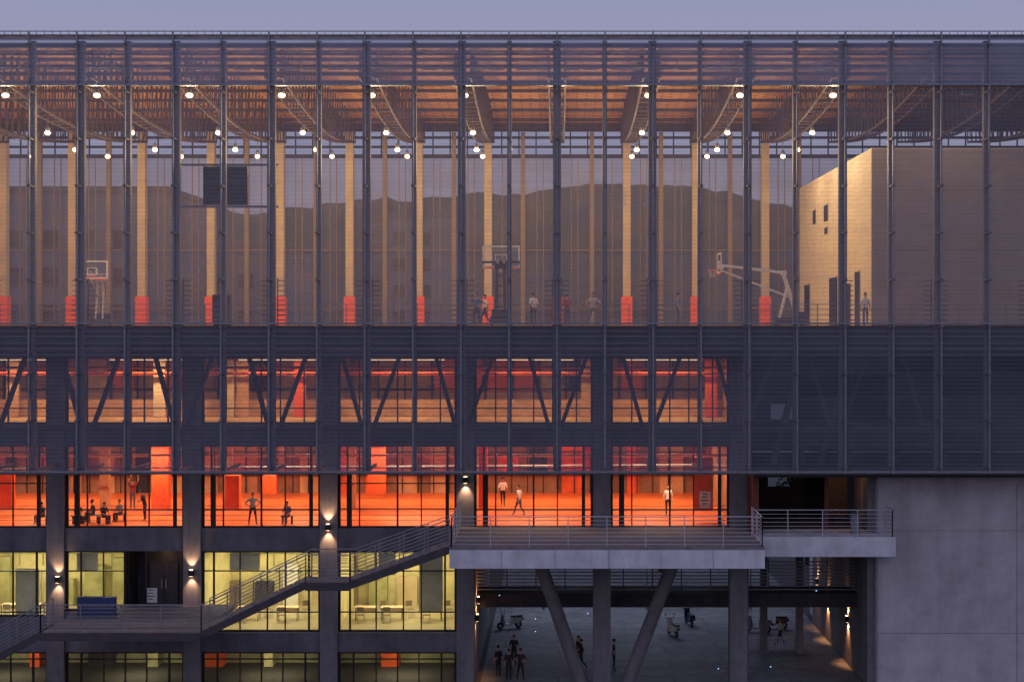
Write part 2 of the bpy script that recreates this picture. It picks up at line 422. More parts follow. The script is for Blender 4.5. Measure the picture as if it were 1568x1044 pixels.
# ---- interiors ----
b=B('hall_interior',bld)
b.box(XL,xe,DF+.45,20,F2-.02,F2,'orangefloor')
b.quad((XL,20,F2),(xe,20,F2),(xe,20,z2t),(XL,20,z2t),'brown')
b.box(xe-.1,xe+.15,DF+.5,20,F2,zA,'brown')
b.quad((XL,DF+.4,z2t-.02),(xe,DF+.4,z2t-.02),(xe,20,z2t-.02),(XL,20,z2t-.02),'brown2')
for i in range(26):
    x=X(-40+i*50,20)
    w=random.uniform(.6,1.6)
    if x+w<xe: b.box(x,x+w,19.85,19.95,F2+random.choice([0,0,1.2]),F2+random.choice([2.4,3.2,4.2]),random.choice(['red','brown2','slab','bcol2','amber','dark']))  # wall panels; the dark ones also stand in for glass reflections
for i in range(60):
    x=XL+i*1.0
    if x<xe-.2: b.box(x,x+.06,19.7,19.8,F2,z2t,'frame')
for zz in (F2+1.1,F2+2.6): b.box(XL,xe,19.7,19.78,zz,zz+.06,'frame')
for (p0,p1,dd,t,bt) in ((232,258,9,683,780),(345,366,8,728,780),(402,422,10,728,756),(563,590,9,684,756),(0,18,8,725,780),(1063,1092,6.1,700,781),(733,746,8,684,780),(893,908,8,684,725)):
    b.box(X(p0,dd),X(p1,dd),dd,dd+.5,max(F2,Z(bt,dd)),min(z2t-.05,Z(t,dd)),'red')
for i in range(9):
    x=cols[0]+i*7.22
    if x<xe-1: b.box(x-.25,x+.25,12,12.5,F2,z2t,'brown2')
for zz,dd in ((12.1,7),(11.6,12),(12.3,15)): b.cyl((XL,dd,zz),(xe,dd,zz),.07,'amber',6)
b.cyl((XL,10,11.0),(xe,10,11.3),.04,'white',6)
for dd in (8.5,11,13.5,16): b.box(XL,xe-.2,dd,dd+.06,F2+.002,F2+.006,'pale')
b.box(XL,xe,DF+.45,14,z3-.04,z3-.02,'amber')
b.quad((XL,14,z3),(xe,14,z3),(xe,14,zA),(XL,14,zA),'brown2')
b.box(XL,xe,11,11.15,z3,z3+.95,'amber')
for i in range(36):
    x=XL+i*1.6
    if x<xe-1:
        b.box(x,x+.08,13.8,13.95,z3,zA,'frame')
        if random.random()<.5: b.box(x+.2,x+1.4,13.85,13.95,z3+1.3,z3+3.2,random.choice(['amber','red','slab','brown']))
for p in (245,350,372,460,900,1090,20):
    b.box(X(p-10,10),X(p+8,10),10,10.2,z3,z3+3.3,'red' if p in(460,1090) else ('pale' if p in (350,245) else 'amber'))
for zz in (15.4,16.4): b.box(XL,xe,13.75,13.79,zz,zz+.07,'frame')
for zz,dd in ((16.9,7),(16.5,9.5)): b.cyl((XL,dd,zz),(xe,dd,zz),.1,'red',6)
b.build()
b=B('hall_handrail',bld)
for i in range(4): b.cyl((XL,5.0,F2+.3+.26*i),(xe,5.0,F2+.3+.26*i),.016,'raild',5)
b.build()
b=B('classroom_interior',bld)
xw=cols[-3]
b.quad((XL,12,z1b),(xw,12,z1b),(xw,12,z1t),(XL,12,z1t),'cream')
b.box(XL,xw,DF+.45,12,z1b-.03,z1b,'tilefloor')
b.quad((XL,DF+.4,z1t),(xw,DF+.4,z1t),(xw,12,z1t),(XL,12,z1t),'wceil')
for x in (cols[-4]+.2,cols[-5]+.2,X(193,DF)-.2,cols[-7]): b.box(x-.08,x+.08,DF+.5,12,z1b,z1t,'cream')
b.box(xw-.1,xw+.1,DF+.5,12,z1b,z1t,'cream')
b.quad((XL,10,0),(xw,10,0),(xw,10,z0t),(XL,10,z0t),'cream2')
for i in range(12):
    x=XL+3+i*3.3
    if x<xw-2: b.box(x,x+random.uniform(.5,1.3),9.0,9.98,0,1.8,random.choice(['red','cream','cream2','slab']))
for i in range(26):
    x=XL+2+i*1.65
    if x<xw-2:
        b.box(x,x+random.uniform(.5,1.2),11.3,11.85,z1b,z1b+random.uniform(.9,2.9),random.choice(['white','bcol','cream2','bcol2','slab','cream2','bluem']))
for i in range(30):
    x=XL+1+i*1.35
    if x<xw-.5: b.box(x,x+.05,11.9,11.98,z1b+2.2,z1t,'cream2')
b.box(XL,xw,11.88,11.95,z1b+2.9,z1b+2.98,'cream2')
for i in range(12): b.box(XL,xw,5+i*.58,5.04+i*.58,z1t-.06,z1t-.01,'cream2')
b.build()
b=B('window_blinds',bld)
for (p0,p1,t,bt) in ((642,678,844,935),(24,60,870,965),(580,606,846,880),(118,150,846,873),(352,398,846,872)):
    b.box(X(p0,4.6),X(p1,4.6),4.58,4.6,Z(bt,4.6),Z(t,4.6),'cream')
b.build()
def desk(x,y,z):
    d=B('classroom_desk',None); d.box(-.6,.6,-.3,.3,.72,.75,'pale')
    for a in (-.55,.55):
        for c in (-.26,.26): d.box(a-.02,a+.02,c-.02,c+.02,0,.72,'steel')
    d.box(-.53,.53,.24,.26,.4,.7,'pale'); d.build((x,y,z))
def chair(x,y,z,r=0):
    d=B('classroom_chair',None); d.box(-.2,.2,-.2,.2,.43,.46,'bcol2'); d.box(-.2,.2,.18,.21,.6,.9,'bcol2')
    for a in (-.18,.18):
        for c in (-.18,.18): d.cyl((a,c,0),(a,c,.44 if c<0 else .9),.014,'rail',5)
    d.build((x,y,z),r)
for px in (335,380,440,560,600,660): 
    desk(X(px,7),7.2,z1b); chair(X(px,7)-.2,6.5,z1b,math.pi); chair(X(px,7)+.9,8,z1b,.5)
for px in (20,50,150): desk(X(px,8),8,z1b); chair(X(px,8),7.3,z1b,3)

# ---- V truss in screen zone ----
b=B('transfer_truss',bld)
DT=2.4
for i in range(-2,9):
    a=615+143.2*(i-3)
    b.beam((X(a,DT),DT,Z(537,DT)),(X(a-42,DT),DT,Z(652,DT)),.2,.25,'slab')
    b.beam((X(a+50,DT),DT,Z(537,DT)),(X(a+82,DT),DT,Z(652,DT)),.2,.25,'slab')
b.box(XL,XR,DT-.12,DT+.12,Z(660,DT),Z(652,DT),'slab')
b.box(XL,XR,DT-.15,DT+.15,17.7,17.9,'slab')
b.build()

# ---- right terrace zone ----
b=B('terrace_structure',bld)
x0=xe+.46; xr=X(1330,2.5)
b.box(x0,X(1180,12),12,12.3,z2t-1,zA,'dark'); b.box(X(1216,12),XR,12,12.3,z2t-1,zA,'dark')
b.box(X(1180,12),X(1216,12),12,12.3,Z(618,12),zA,'dark'); b.box(X(1180,12),X(1216,12),12,12.3,z2t-1,Z(642,12),'dark')
b.box(x0,XR,1.2,12,11.5,11.8,'dark')
b.box(x0,X(1176,12),12,12.3,F2,11.5,'dark'); b.box(X(1212,12),X(1265,12),12,12.3,F2,11.4,'dark'); b.box(X(1176,12),X(1212,12),12,12.3,F2,Z(745,12),'dark')
b.box(X(1265,8),xr,8,8.2,F2,11.4,'truss')
b.box(x0+.0,x0+.3,1.8,4,F2,11.5,'rust')
b.box(x0,xr,4.0,20,F2-.9,F2-.1,'dark')
for px in (1225,1300,1370,1444,1516): b.box(X(px,5)-.2,X(px,5)+.2,5,5.4,11.8,zA,'slab')
for px in (1228,1300): b.beam((X(px,3),3,17.6),(X(px-45,3),3,12),.3,.3,'slab')
b.box(X(1262,4),X(1268,4),3.9,4.1,F2,11.4,'rust')
b.build()

# ---- concrete block right ----
b=B('concrete_core_wall',bld)
zct=Z(730,2.5)
b.box(xr+.75,XR,2.5,24,0,zct,'concrete'); b.box(xr+.45,xr+.75,2.5,3.99,0,zct,'concrete')
b.box(xr,xr+.449,2.8,3.9,0,Z(732,2.5),'column')
xw2=xr+.45
for py in (812,969): b.box(xw2+.01,XR,2.494,2.5,Z(py,2.5)-.012,Z(py,2.5)+.012,'joint')
for px in (1557,1770): b.box(X(px,2.5)-.012,X(px,2.5)+.012,2.492,2.5,0,11,'joint')
for px in range(1375,1800,46):
    for py in (760,790,840,880,925,1000,1030):
        xx=X(px,2.5); zz=Z(py,2.5); b.cyl((xx,2.495,zz),(xx,2.501,zz),.02,'joint',6)
b.cyl((xw2-.1,2.35,0),(xw2-.1,2.35,11.2),.05,'steel_lt',8)
b.build()

# ---- balconies ----
def railing(name,pts,h,n,k='rail',post=1.8,parent=None):
    r=B(name,parent)
    for a,c in zip(pts[:-1],pts[1:]):
        a=Vector(a);c=Vector(c);L=(c-a).length; m=max(1,round(L/post))
        for i in range(m+1):
            p=a.lerp(c,i/m); r.box(p.x-.025,p.x+.025,p.y-.025,p.y+.025,p.z-.1,p.z+h,k)
        for j in range(n):
            hh=h-(j*(h-.12)/(n-1)) ; rr=.028 if j==0 else .014
            r.cyl(a+Vector((0,0,hh)),c+Vector((0,0,hh)),rr,k,6)
    return r.build()
zbal=8.6
bal=empty('entrance_balcony',bld)
b=B('balcony_slab',bal)
xb0=X(688,-3); xb1=X(1171,-3)
b.box(xb0,xb1,-3,3.9,zbal-.12,zbal,'column'); b.box(xb0,xb1,-3.05,-2.6,zbal-1.0,zbal-.121,'concrete2')
b.box(xb0+.3,xb1-.3,-2.6,3.9,zbal-.45,zbal-.121,'column')
for px in (768,850,932,1012,1092): b.box(X(px,-3)-.01,X(px,-3)+.01,-3.054,-3.05,zbal-1,zbal-.12,'joint')
b.build()
railing('balcony_railing',[(xb0+.1,3.5,zbal),(xb0+.1,-2.85,zbal),(xb1-.1,-2.85,zbal),(xb1-.1,.8,zbal)],1.45,8,parent=bal)
b=B('side_balcony_slab',bal)
xs1=X(1372,1)
b.box(xb1-.6,xs1,1,3.9,7.5,8.5,'concrete2'); b.build()
railing('side_balcony_railing',[(xb1,1.15,8.5),(xs1-.15,1.15,8.5),(xs1-.15,2.4,8.5)],1.35,7,parent=bal)

# ---- stairs ----
st=empty('exterior_staircase',bld)
def flight(xa,za,xb,zb_,y0=-3.,y1=-1.3):
    s=B('stair_flight',st); n=max(2,round(abs(zb_-za)/.17)); 
    for i in range(n):
        xx=xa+(xb-xa)*(i)/n; x2=xa+(xb-xa)*(i+1)/n; zz=za+(zb_-za)*(i+1)/n
        s.box(xx,x2+.03,y0+.08,y1-.08,zz-.06,zz,'column')
    for y in (y0,y1):
        s.poly([(xa,y-.05,za-.3),(xb,y-.05,zb_-.3),(xb,y-.05,zb_+.08),(xa,y-.05,za+.08),(xa,y+.05,za-.3),(xb,y+.05,zb_-.3),(xb,y+.05,zb_+.08),(xa,y+.05,za+.08)],
              [(0,1,2,3),(4,7,6,5),(0,4,5,1),(3,2,6,7),(0,3,7,4),(1,5,6,2)],'slab')
    s.build()
    for y in (y0,y1): railing('stair_railing',[(xa,y,za),(xb,y,zb_)],1.35,8,'raild',1.25,st)
l1a,l1b,l2a,l2b=X(62,-3),X(308,-3),X(468,-3),X(536,-3)
zL1=4.5; zL2=6.9
flight(l1b,zL1,l2a,zL2); flight(l2b,zL2,xb0,zbal)
flight(l1a,zL1,l1a-5.5,1.6)
b=B('stair_landings',st)
b.box(l1a,l1b,-3.05,4.0,zL1-.28,zL1,'spandrel'); b.box(l2a,l2b,-3.05,-1.25,zL2-.25,zL2,'spandrel')
b.box(l1a,l1b,-3.1,-3.051,zL1-.36,zL1+.03,'slab'); b.box(l2a,l2b,-3.1,-3.051,zL2-.36,zL2+.03,'slab')
b.build()
railing('landing_railing',[(l1a,-3,zL1),(l1b,-3,zL1)],1.35,8,'raild',parent=st)
railing('landing_railing',[(l2a,-3,zL2),(l2b,-3,zL2)],1.35,8,'raild',parent=st)
railing('landing_railing',[(l2a,-1.3,zL2),(l2b,-1.3,zL2)],1.35,8,'raild',parent=st)
b=B('blue_crash_mat',None); b.box(X(118,1),X(176,1),1,1.3,zL1,zL1+.95,'bluem'); b.box(X(118,1)+.05,X(176,1)-.05,.99,1,zL1+.45,zL1+.5,'steel')
o=b.build(); mo=o.modifiers.new('b','BEVEL'); mo.width=.04

# ---- passage ----
b=B('passage_structure',bld)
pl=cols[-3]+.46; pr=xr+.4
b.box(pl,pr,4.7,21,7.2,7.45,'dark')
b.box(pl-.3,pl-.01,4.7,21,0,7.3,'column')
b.box(pr,pr+.3,4,21,0,7.3,'column')
b.box(pl,pr,7,9.4,3.75,4.5,'dark')
for i in range(9): b.box(pl,pr,6.98,7.02,4.7+i*.19,4.76+i*.19,'raild')
for i in range(14): b.box(pl+i*1.6,pl+i*1.6+.06,7.03,7.1,4.5,6.4,'slab')
for px in (1225,1170): b.box(X(px,12)-.2,X(px,12)+.2,12,12.4,0,7.2,'column')
for i in range(6): b.box(pl,pr,5.2+i*2.6,5.5+i*2.6,6.8,7.19,'dark')
b.box(X(1138,6.9),X(1146,6.9),6.8,6.9,0,7.2,'column')
b.cyl((X(818,4.3),4.3,7.5),(X(893,4.3),4.3,0),.36,'column',20); b.cyl((X(1040,4.3),4.3,7.5),(X(958,4.3),4.3,0),.36,'column',20)
b.build()
for (px,py) in ((765,912),(820,948),(900,940),(820,968),(1100,1025),(1180,1022),(1250,905)):
    d=random.choice([9.6,10.5])
    if py>960: d=min(20,F*19.3/(py-496)-D)
    else: d=6.93
    z=.03 if py>960 else Z(py,d)
    q=B('blue_marker_light',None); q.cyl((X(px,d),d,z-.03),(X(px,d),d,z+.03),.045,'steel',8); q.ball((X(px,d),d,z+.03),.03,.03,.025,'led',8,5); q.build()
for x,y,pw in ((-1,25,110),(6,25,130),(13,25,50)):
    q=B('plaza_fill_post',None); q.cyl((0,0,0),(0,0,6.2),.07,'steel',8,.05); q.cyl((0,0,6.2),(0,-1.0,6.5),.04,'steel',6); q.box(-.12,.12,-1.4,-.8,6.45,6.55,'steel'); q.box(-.09,.09,-1.35,-.85,6.43,6.449,'white')  # invented lamp posts, added to brighten the plaza paving
    o=q.build((x,y,.012)); light('lamp_light','AREA',(0,-1.1,6.38),pw,(.72,.80,1),o,.4)
for x in (1,8):
    q=B('soffit_plaza_fill',None); q.cyl((0,0,-.12),(0,0,0),.16,'steel_lt',12); q.cyl((0,0,-.125),(0,0,-.12),.13,'white',12)  # cool fill light added under the soffit for the plaza
    o=q.build((x,13.0,7.19)); light('lamp_light','AREA',(0,0,-.15),30,(.76,.80,1),o,.3)

# ---- lamps ----
rows=[(3.0,0),(9.3,1),(13.9,2),(19.8,3)]
for k in range(-16,9,2):
    for d,ri in rows:
        z=[31.2,30.1,29.7,30.0][ri]; x=mx(k)-.02+random.uniform(-.06,.06)
        if x>15: continue
        q=B('gym_ceiling_lamp',None,True)
        q.cyl((0,0,.10),(0,0,.38),.15,'steel_lt',14,.09); q.cyl((0,0,.38),(0,0,zt(d)-z),.02,'steel',6)
        lr=.18 if ri==0 else .15
        q.ball((0,0,0),lr,lr,.12,'lamp',14,8)
        o=q.build((x,d,z))
        light('lamp_light','POINT',(0,-.0,-.9),295,(1,.70,.40),o,.15)
for x in (21,29):
    q=B('box_front_fill',None); q.box(-.3,.3,-.1,.1,0,.12,'steel'); q.box(-.25,.25,-.07,.07,-.01,-.001,'white')  # added fill with an invented fixture, brightens the timber box front
    o=q.build((x,1.8,zl-.2)); light('lamp_light','AREA',(0,0,-.05),60,(1,.78,.6),o,.5,rot=(math.radians(25),0,0))
for i in range(len(cols)-1):
    xc=(cols[i]+cols[i+1])/2
    for d in (8,14.5):
        q=B('hall_strip_light',None); q.box(-2.2,2.2,-.1,.1,0,.1,'white'); q.box(-2.15,2.15,-.08,.08,-.02,-.001,'strip')
        o=q.build((xc,d,z2t-.35)); light('lamp_light','AREA',(0,0,-.05),275,(1,.72,.44),o,4.2,.25)
    q=B('hall_strip_light',None); q.box(-2.2,2.2,-.1,.1,0,.1,'white'); q.box(-2.15,2.15,-.08,.08,-.02,-.001,'strip')
    o=q.build((xc,8.5,zA-.5)); light('lamp_light','AREA',(0,0,-.05),[250,230,290,210,230,190,220][i%7],(1,.62,.30),o,4.2,.25)
    if i<=len(cols)-4:
        for d in (6.2,9.5):
            q=B('classroom_strip_light',None); q.box(-2.2,2.2,-.1,.1,0,.1,'white'); q.box(-2.15,2.15,-.08,.08,-.02,-.001,'strip')
            o=q.build((xc,d,z1t-.3)); light('lamp_light','AREA',(0,0,-.05),180,(1,.83,.42),o,4.2,.25)
        q=B('classroom_strip_light',None); q.box(-1.2,1.2,-.1,.1,0,.06,'white'); o=q.build((xc,7,z0t-.12)); light('lamp_light','AREA',(0,0,-.04),85,(1,.80,.42),o,2.4,.2)
def sconce(px,py,dd,up=True,down=True,p=22):
    q=B('wall_sconce',None); q.box(-.13,.13,-.16,.0,-.16,.16,'black'); q.box(-.07,.07,0,.1,-.07,.07,'black')
    q.box(-.09,.09,-.13,-.03,.161,.17,'sconceg'); q.box(-.09,.09,-.13,-.03,-.17,-.161,'sconceg')
    o=q.build((X(px,dd),dd-.12,Z(py,dd)))
    if down: light('down_light','SPOT',(0,-.1,-.22),p,(1,.55,.27),o,.05,rot=(math.radians(20),0,0),spot=math.radians(80),blend=.8)
    if up: light('up_light','SPOT',(0,-.1,.22),p,(1,.55,.27),o,.05,rot=(math.radians(180-20),0,0),spot=math.radians(80),blend=.8)
sconce(90,886,DF-.25,p=130); sconce(294,876,DF-.25,p=130); sconce(503,806,DF-.25,p=180); sconce(713,734,DF-.25,up=False,p=170)
def side(x,d,z,s,p=40):
    q=B('wall_sconce',None); q.box(min(0,-s*.18),max(0,-s*.18),-.12,.12,-.18,.18,'black'); q.box(min(-s*.03,-s*.15),max(-s*.03,-s*.15),-.09,.09,-.19,-.181,'sconceg')
    q.box(min(-s*.03,-s*.15),max(-s*.03,-s*.15),-.09,.09,.181,.19,'sconceg')
    o=q.build((x,d,z)); light('down_light','SPOT',(-s*.12,0,-.25),p,(1,.42,.14),o,.05,rot=(0,math.radians(-s*22),0),spot=math.radians(90),blend=.8)
    light('up_light','SPOT',(-s*.12,0,.25),p*.7,(1,.42,.14),o,.05,rot=(0,math.radians(180+s*22),0),spot=math.radians(90),blend=.8)
side(pr,9.6,Z(947,9.6),1,420); side(pr,15.6,Z(920,15.6),1,420); side(pr,19,Z(890,19),1,200)
side(pl-.0,5.6,Z(945,5.6),-1,150); side(pl,6.6,Z(918,6.6),-1,180)
light('recess_downlight','POINT',(X(250,5),5.4,7.0),10,(1,.6,.3),None,.08)
light('corridor_downlight','POINT',(X(1290,5),6.0,11.2),30,(1,.5,.25),None,.1)

# ---- gym objects ----
def hoop(loc,rot,scale=1.,arm=1.6,mk='steel'):
    e=empty('basketball_stand',None,loc); e.rotation_euler[2]=rot; e.scale=(scale,)*3
    b=B('base',e); b.box(-.5,.5,0,1.7,.1,.42,'slab'); b.box(-.42,.42,1.1,1.6,.42,.75,'slab')
    for x in (-.42,.42):
        for y in (.15,1.55): b.cyl((x-.05,y,.09),(x+.05,y,.09),.09,'black',10)
    b.build()
    b=B('mast',e)
    for x in (-.22,.22):
        b.beam((x,1.3,.4),(x*.7,.5,2.9),.14,.14,mk); b.beam((x,.3,.4),(x*.8,.75,2.2),.09,.09,mk)
        b.beam((x*.7,.5,2.9),(x*.7,-arm+.15,3.3),.12,.12,mk); b.beam((x*.7,1.0,1.5),(x*.7,-arm+.15,3.0),.08,.08,mk)
    for t in (.2,.4,.6,.8):
        b.beam((-.22,1.3-.8*t,.4+2.5*t),(.22,1.3-.8*t,.4+2.5*t),.05,.05,mk)
    b.box(-.3,.3,.4,.65,2.75,3.0,mk); b.box(-.95,.95,-arm+.08,-arm+.16,3.1,3.2,mk)
    b.build()
    b=B('backboard',e); y=-arm
    b.quad((-.9,y,2.9),(.9,y,2.9),(.9,y,3.95),(-.9,y,3.95),'bglass')
    for (a,c,z0,z1) in ((-.86,.86,2.88,2.95),(-.86,.86,3.9,3.97),(-.93,-.86,2.88,3.97),(.86,.93,2.88,3.97),(-.3,.3,3.1,3.14),(-.3,.3,3.5,3.54),(-.3,-.26,3.14,3.5),(.26,.3,3.14,3.5)):
        b.box(a,c,y-.03,y+.03,z0,z1,'white')
    b.box(-.9,.9,y-.05,y+.05,2.82,2.875,'pad')
    b.build()
    b=B('rim_and_net',e); b.torus((0,y-.38,3.05),.23,.014,'pad'); b.box(-.06,.06,y-.16,y-.06,3.02,3.06,'pad')
    for i in range(12):
        a=i*math.pi/6; b.cyl((.23*math.cos(a),y-.38+.23*math.sin(a),3.04),(.13*math.cos(a+.4),y-.38+.13*math.sin(a+.4),2.65),.006,'net',4)
    b.build()
hoop((X(765,5),6.5,GF),math.pi+.03,1.12,1.6,'slab')
hoop((X(1185,7),7,GF),-math.pi/2,1.0,3.0,'white')
hoop((X(150,18),18,GF),0.1,1.0,1.6,'rail')
b=B('scoreboard',None)
xs0,xs1_=X(311,2.5),X(379,2.5); b.box(xs0,xs1_,2.5,2.7,Z(314,2.5),Z(255,2.5),'black'); b.box((xs0+xs1_)/2-.05,(xs0+xs1_)/2+.05,2.44,2.46,Z(314,2.5),Z(255,2.5),'steel')
b.box(X(268,2.5),X(426,2.5),2.5,2.62,Z(318,2.5),Z(315,2.5),'steel'); b.box(X(268,2.5),X(426,2.5),2.5,2.62,Z(254,2.5),Z(251,2.5),'steel')
for i in range(9): b.box(xs0+.1,xs1_-.1,2.47,2.5,Z(254,2.5)-.2-i*.22,Z(254,2.5)-.17-i*.22,'slab')
b.build()
b=B('equipment_cabinet',None); b.box(X(325,2.5),X(352,2.5),2.5,3.1,GF+.1,GF+1.6,'slab'); b.box(X(338,2.5)-.01,X(338,2.5)+.01,2.48,2.5,GF+.15,GF+1.55,'black'); b.box(X(326,2.5),X(351,2.5),2.6,3.0,GF,GF+.1,'black'); b.build()
b=B('trash_bin',None); b.cyl((X(1309,2.2),2.2,8.5),(X(1309,2.2),2.2,9.5),.22,'steel_lt',12,.27); b.cyl((X(1309,2.2),2.2,9.5),(X(1309,2.2),2.2,9.62),.28,'black',12,.2); b.build()

# ---- people ----
base=dict(pel=(0,0,.95),sp=(0,0,1.13),ch=(0,.0,1.33),nk=(0,.01,1.46),hd=(0,.02,1.53),
 sl=(-.17,0,1.40),sr=(.17,0,1.40),el=(-.23,-.02,1.13),er=(.23,-.02,1.13),wl=(-.24,.06,.89),wr=(.24,.06,.89),
 hl=(-.09,0,.9),hr=(.09,0,.9),kl=(-.1,.02,.5),kr=(.1,.02,.5),al=(-.1,-.02,.09),ar=(.1,-.02,.09),tl=(-.12,.14,.04),tr=(.12,.14,.04))
poses={'stand':{},
 'walk':dict(kl=(-.09,.18,.52),al=(-.09,.3,.12),tl=(-.1,.44,.08),kr=(.09,-.05,.5),ar=(.09,-.32,.16),tr=(.1,-.2,.05),el=(-.24,-.15,1.15),wl=(-.24,-.1,.92),er=(.24,.1,1.14),wr=(.22,.28,.98)),
 'reach':dict(er=(.3,.1,1.62),wr=(.25,.22,1.86),el=(-.3,.1,1.6),wl=(-.2,.24,1.84)),
 'lean':dict(sp=(0,.04,1.12),ch=(0,.12,1.3),nk=(0,.17,1.42),hd=(0,.2,1.48),sl=(-.17,.12,1.37),sr=(.17,.12,1.37),el=(-.32,.1,1.16),er=(.32,.1,1.16),wl=(-.16,.3,1.1),wr=(.16,.3,1.1)),
 'akimbo':dict(el=(-.42,-.04,1.2),er=(.42,-.04,1.2),wl=(-.2,.06,1.04),wr=(.2,.06,1.04),kl=(-.16,.02,.5),al=(-.2,-.02,.09),tl=(-.24,.12,.04),kr=(.16,.02,.5),ar=(.2,-.02,.09),tr=(.24,.12,.04)),
 'sit':dict(pel=(0,0,.45),sp=(0,-.02,.63),ch=(0,.02,.83),nk=(0,.05,.96),hd=(0,.07,1.03),sl=(-.17,.02,.9),sr=(.17,.02,.9),el=(-.23,.1,.65),er=(.23,.1,.65),wl=(-.15,.34,.58),wr=(.15,.34,.58),
   hl=(-.09,.03,.44),hr=(.09,.03,.44),kl=(-.12,.44,.47),kr=(.12,.44,.47),al=(-.12,.42,.09),ar=(.12,.42,.09),tl=(-.12,.56,.04),tr=(.12,.56,.04))}
edges=[('pel','sp'),('sp','ch'),('ch','nk'),('nk','hd'),('ch','sl'),('ch','sr'),('sl','el'),('el','wl'),('sr','er'),('er','wr'),('pel','hl'),('pel','hr'),('hl','kl'),('kl','al'),('al','tl'),('hr','kr'),('kr','ar'),('ar','tr')]
rad=dict(pel=.14,sp=.125,ch=.14,nk=.058,hd=.052,sl=.075,sr=.075,el=.046,er=.046,wl=.03,wr=.03,hl=.1,hr=.1,kl=.062,kr=.062,al=.042,ar=.042,tl=.034,tr=.034)
seg={('nk','hd'):2,('el','wl'):2,('er','wr'):2,('pel','hl'):1,('pel','hr'):1,('hl','kl'):1,('kl','al'):1,('hr','kr'):1,('kr','ar'):1,('al','tl'):3,('ar','tr'):3}
def closest(p,a,b_):
    ab=b_-a; t=max(0,min(1,(p-a).dot(ab)/ab.length_squared)); return (p-(a+ab*t)).length
pcache={}
slots=['shirt','pants','skin','shoe','hair']
def posemesh(pose):
    if pose in pcache: return pcache[pose]
    J={k:Vector(v) for k,v in {**base,**poses[pose]}.items()}
    names=list(J); me=bpy.data.meshes.new('sk'); me.from_pydata([J[n] for n in names],[(names.index(a),names.index(c)) for a,c in edges],[])
    o=bpy.data.objects.new('sk',me); col.objects.link(o)
    sm=o.modifiers.new('s','SKIN'); sv=me.skin_vertices[0].data
    for i,n in enumerate(names): 
        r=rad[n]; sv[i].radius=(r*1.05,r*.8) if n in('pel','sp','ch') else (r,r)
        sv[i].use_root=(n=='pel')
    sm.use_smooth_shade=True
    ss=o.modifiers.new('u','SUBSURF'); ss.levels=1; ss.render_levels=1
    dg=bpy.context.evaluated_depsgraph_get(); dg.update(); m2=bpy.data.meshes.new_from_object(o.evaluated_get(dg)); bpy.data.objects.remove(o)
    b=B('p',None,True); vs=[tuple(v.co) for v in m2.vertices]
    groups={}
    for p in m2.polygons:
        c=p.center; bd=min(edges,key=lambda e:closest(c,J[e[0]],J[e[1]])); groups.setdefault(seg.get(bd,0),[]).append(tuple(p.vertices))
    for s_ in slots: b.m(s_)
    b.v+=vs
    for g,fs in groups.items():
        for f in fs: b.f.append(f); b.mi.append(g)
    h=J['hd']+Vector((0,.01,.11))
    b.ball(h,.076,.095,.12,'skin',12,9); b.ball(h+Vector((0,.098,-.01)),.014,.02,.022,'skin',6,4)
    for s in (-1,1):
        b.ball(h+Vector((s*.078,0,-.005)),.012,.022,.032,'skin',6,4); b.ball(h+Vector((s*.03,.088,.015)),.011,.008,.008,'hair',6,4)
    b.ball(h+Vector((0,.088,-.055)),.024,.008,.007,'shoe',6,4)
    b.ball(h+Vector((0,-.018,.03)),.086,.1,.108,'hair',12,9,-.25)
    for s,w,e in ((-1,'wl','el'),(1,'wr','er')):
        dr=(J[w]-J[e]).normalized(); sd=dr.cross(Vector((0,1,0)));
        if sd.length<.2: sd=Vector((1,0,0))
        sd.normalize(); c=J[w]+dr*.045; b.ball(c,.036,.03,.045,'skin',8,5)
        for i,l in enumerate((.065,.078,.072,.055)):
            q=c+dr*.03+sd*(i-1.5)*.018; m_=q+dr*l*.55; b.cyl(q,m_,.009,'skin',5,.008); b.cyl(m_,m_+dr*l*.4+Vector((0,.012,0)),.008,'skin',5,.006)
        b.cyl(c-sd*.02,c-sd*.05+dr*.035,.01,'skin',5,.007)
    pcache[pose]=b; return b
def pm(n,c): return mat(n,c,.75,0,8,.15)
skin=pm('skin',(.50,.30,.20)); hairm=pm('hair',(.012,.01,.009)); shoem=pm('shoe',(.10,.09,.09))
shirts=[pm('shirt_%d'%i,c) for i,c in enumerate([(.8,.8,.8),(.02,.02,.025),(.14,.18,.34),(.5,.47,.42),(.25,.04,.03)])]
pants=[pm('pants_%d'%i,c) for i,c in enumerate([(.02,.02,.025),(.06,.08,.14),(.2,.18,.15)])]
def person(px,d,z,rot,pose,sh=0,pa=0,h=1.72,dz=0):
    src=posemesh(pose); b=B('person',None,True); b.v=src.v; b.f=src.f; b.mi=src.mi; b.ms=[shirts[sh],pants[pa],skin,shoem,hairm]
    return b.build((X(px,d),d,z+dz),math.radians(rot),h/1.74)
person(730,4,GF,150,'akimbo',2,0); person(817,4.2,GF,20,'stand',0,0); person(908,4.2,GF,170,'akimbo',3,2); person(869,8,GF,0,'stand',4,1)
person(1038,5,GF,-90,'stand',2,1); person(743,9,GF,90,'walk',0,0); person(1325,4,GF,180,'stand',0,2)
person(387,5.4,F2,200,'akimbo',3,0); person(1023,9,F2,180,'stand',0,0); person(795,9,F2,60,'walk',3,1); person(770,13,F2,0,'walk',0,0)
person(203,12,F2,0,'reach',4,1); person(222,7,F2,90,'lean',1,0)
def bench(px,d,z,w=1.0):
    b=B('bench',None); b.box(-w/2,w/2,-.2,.2,.38,.43,'bcol2')
    for a in (-w/2+.1,w/2-.1): b.box(a-.03,a+.03,-.17,.17,0,.38,'black')
    b.build((X(px,d),d,z))
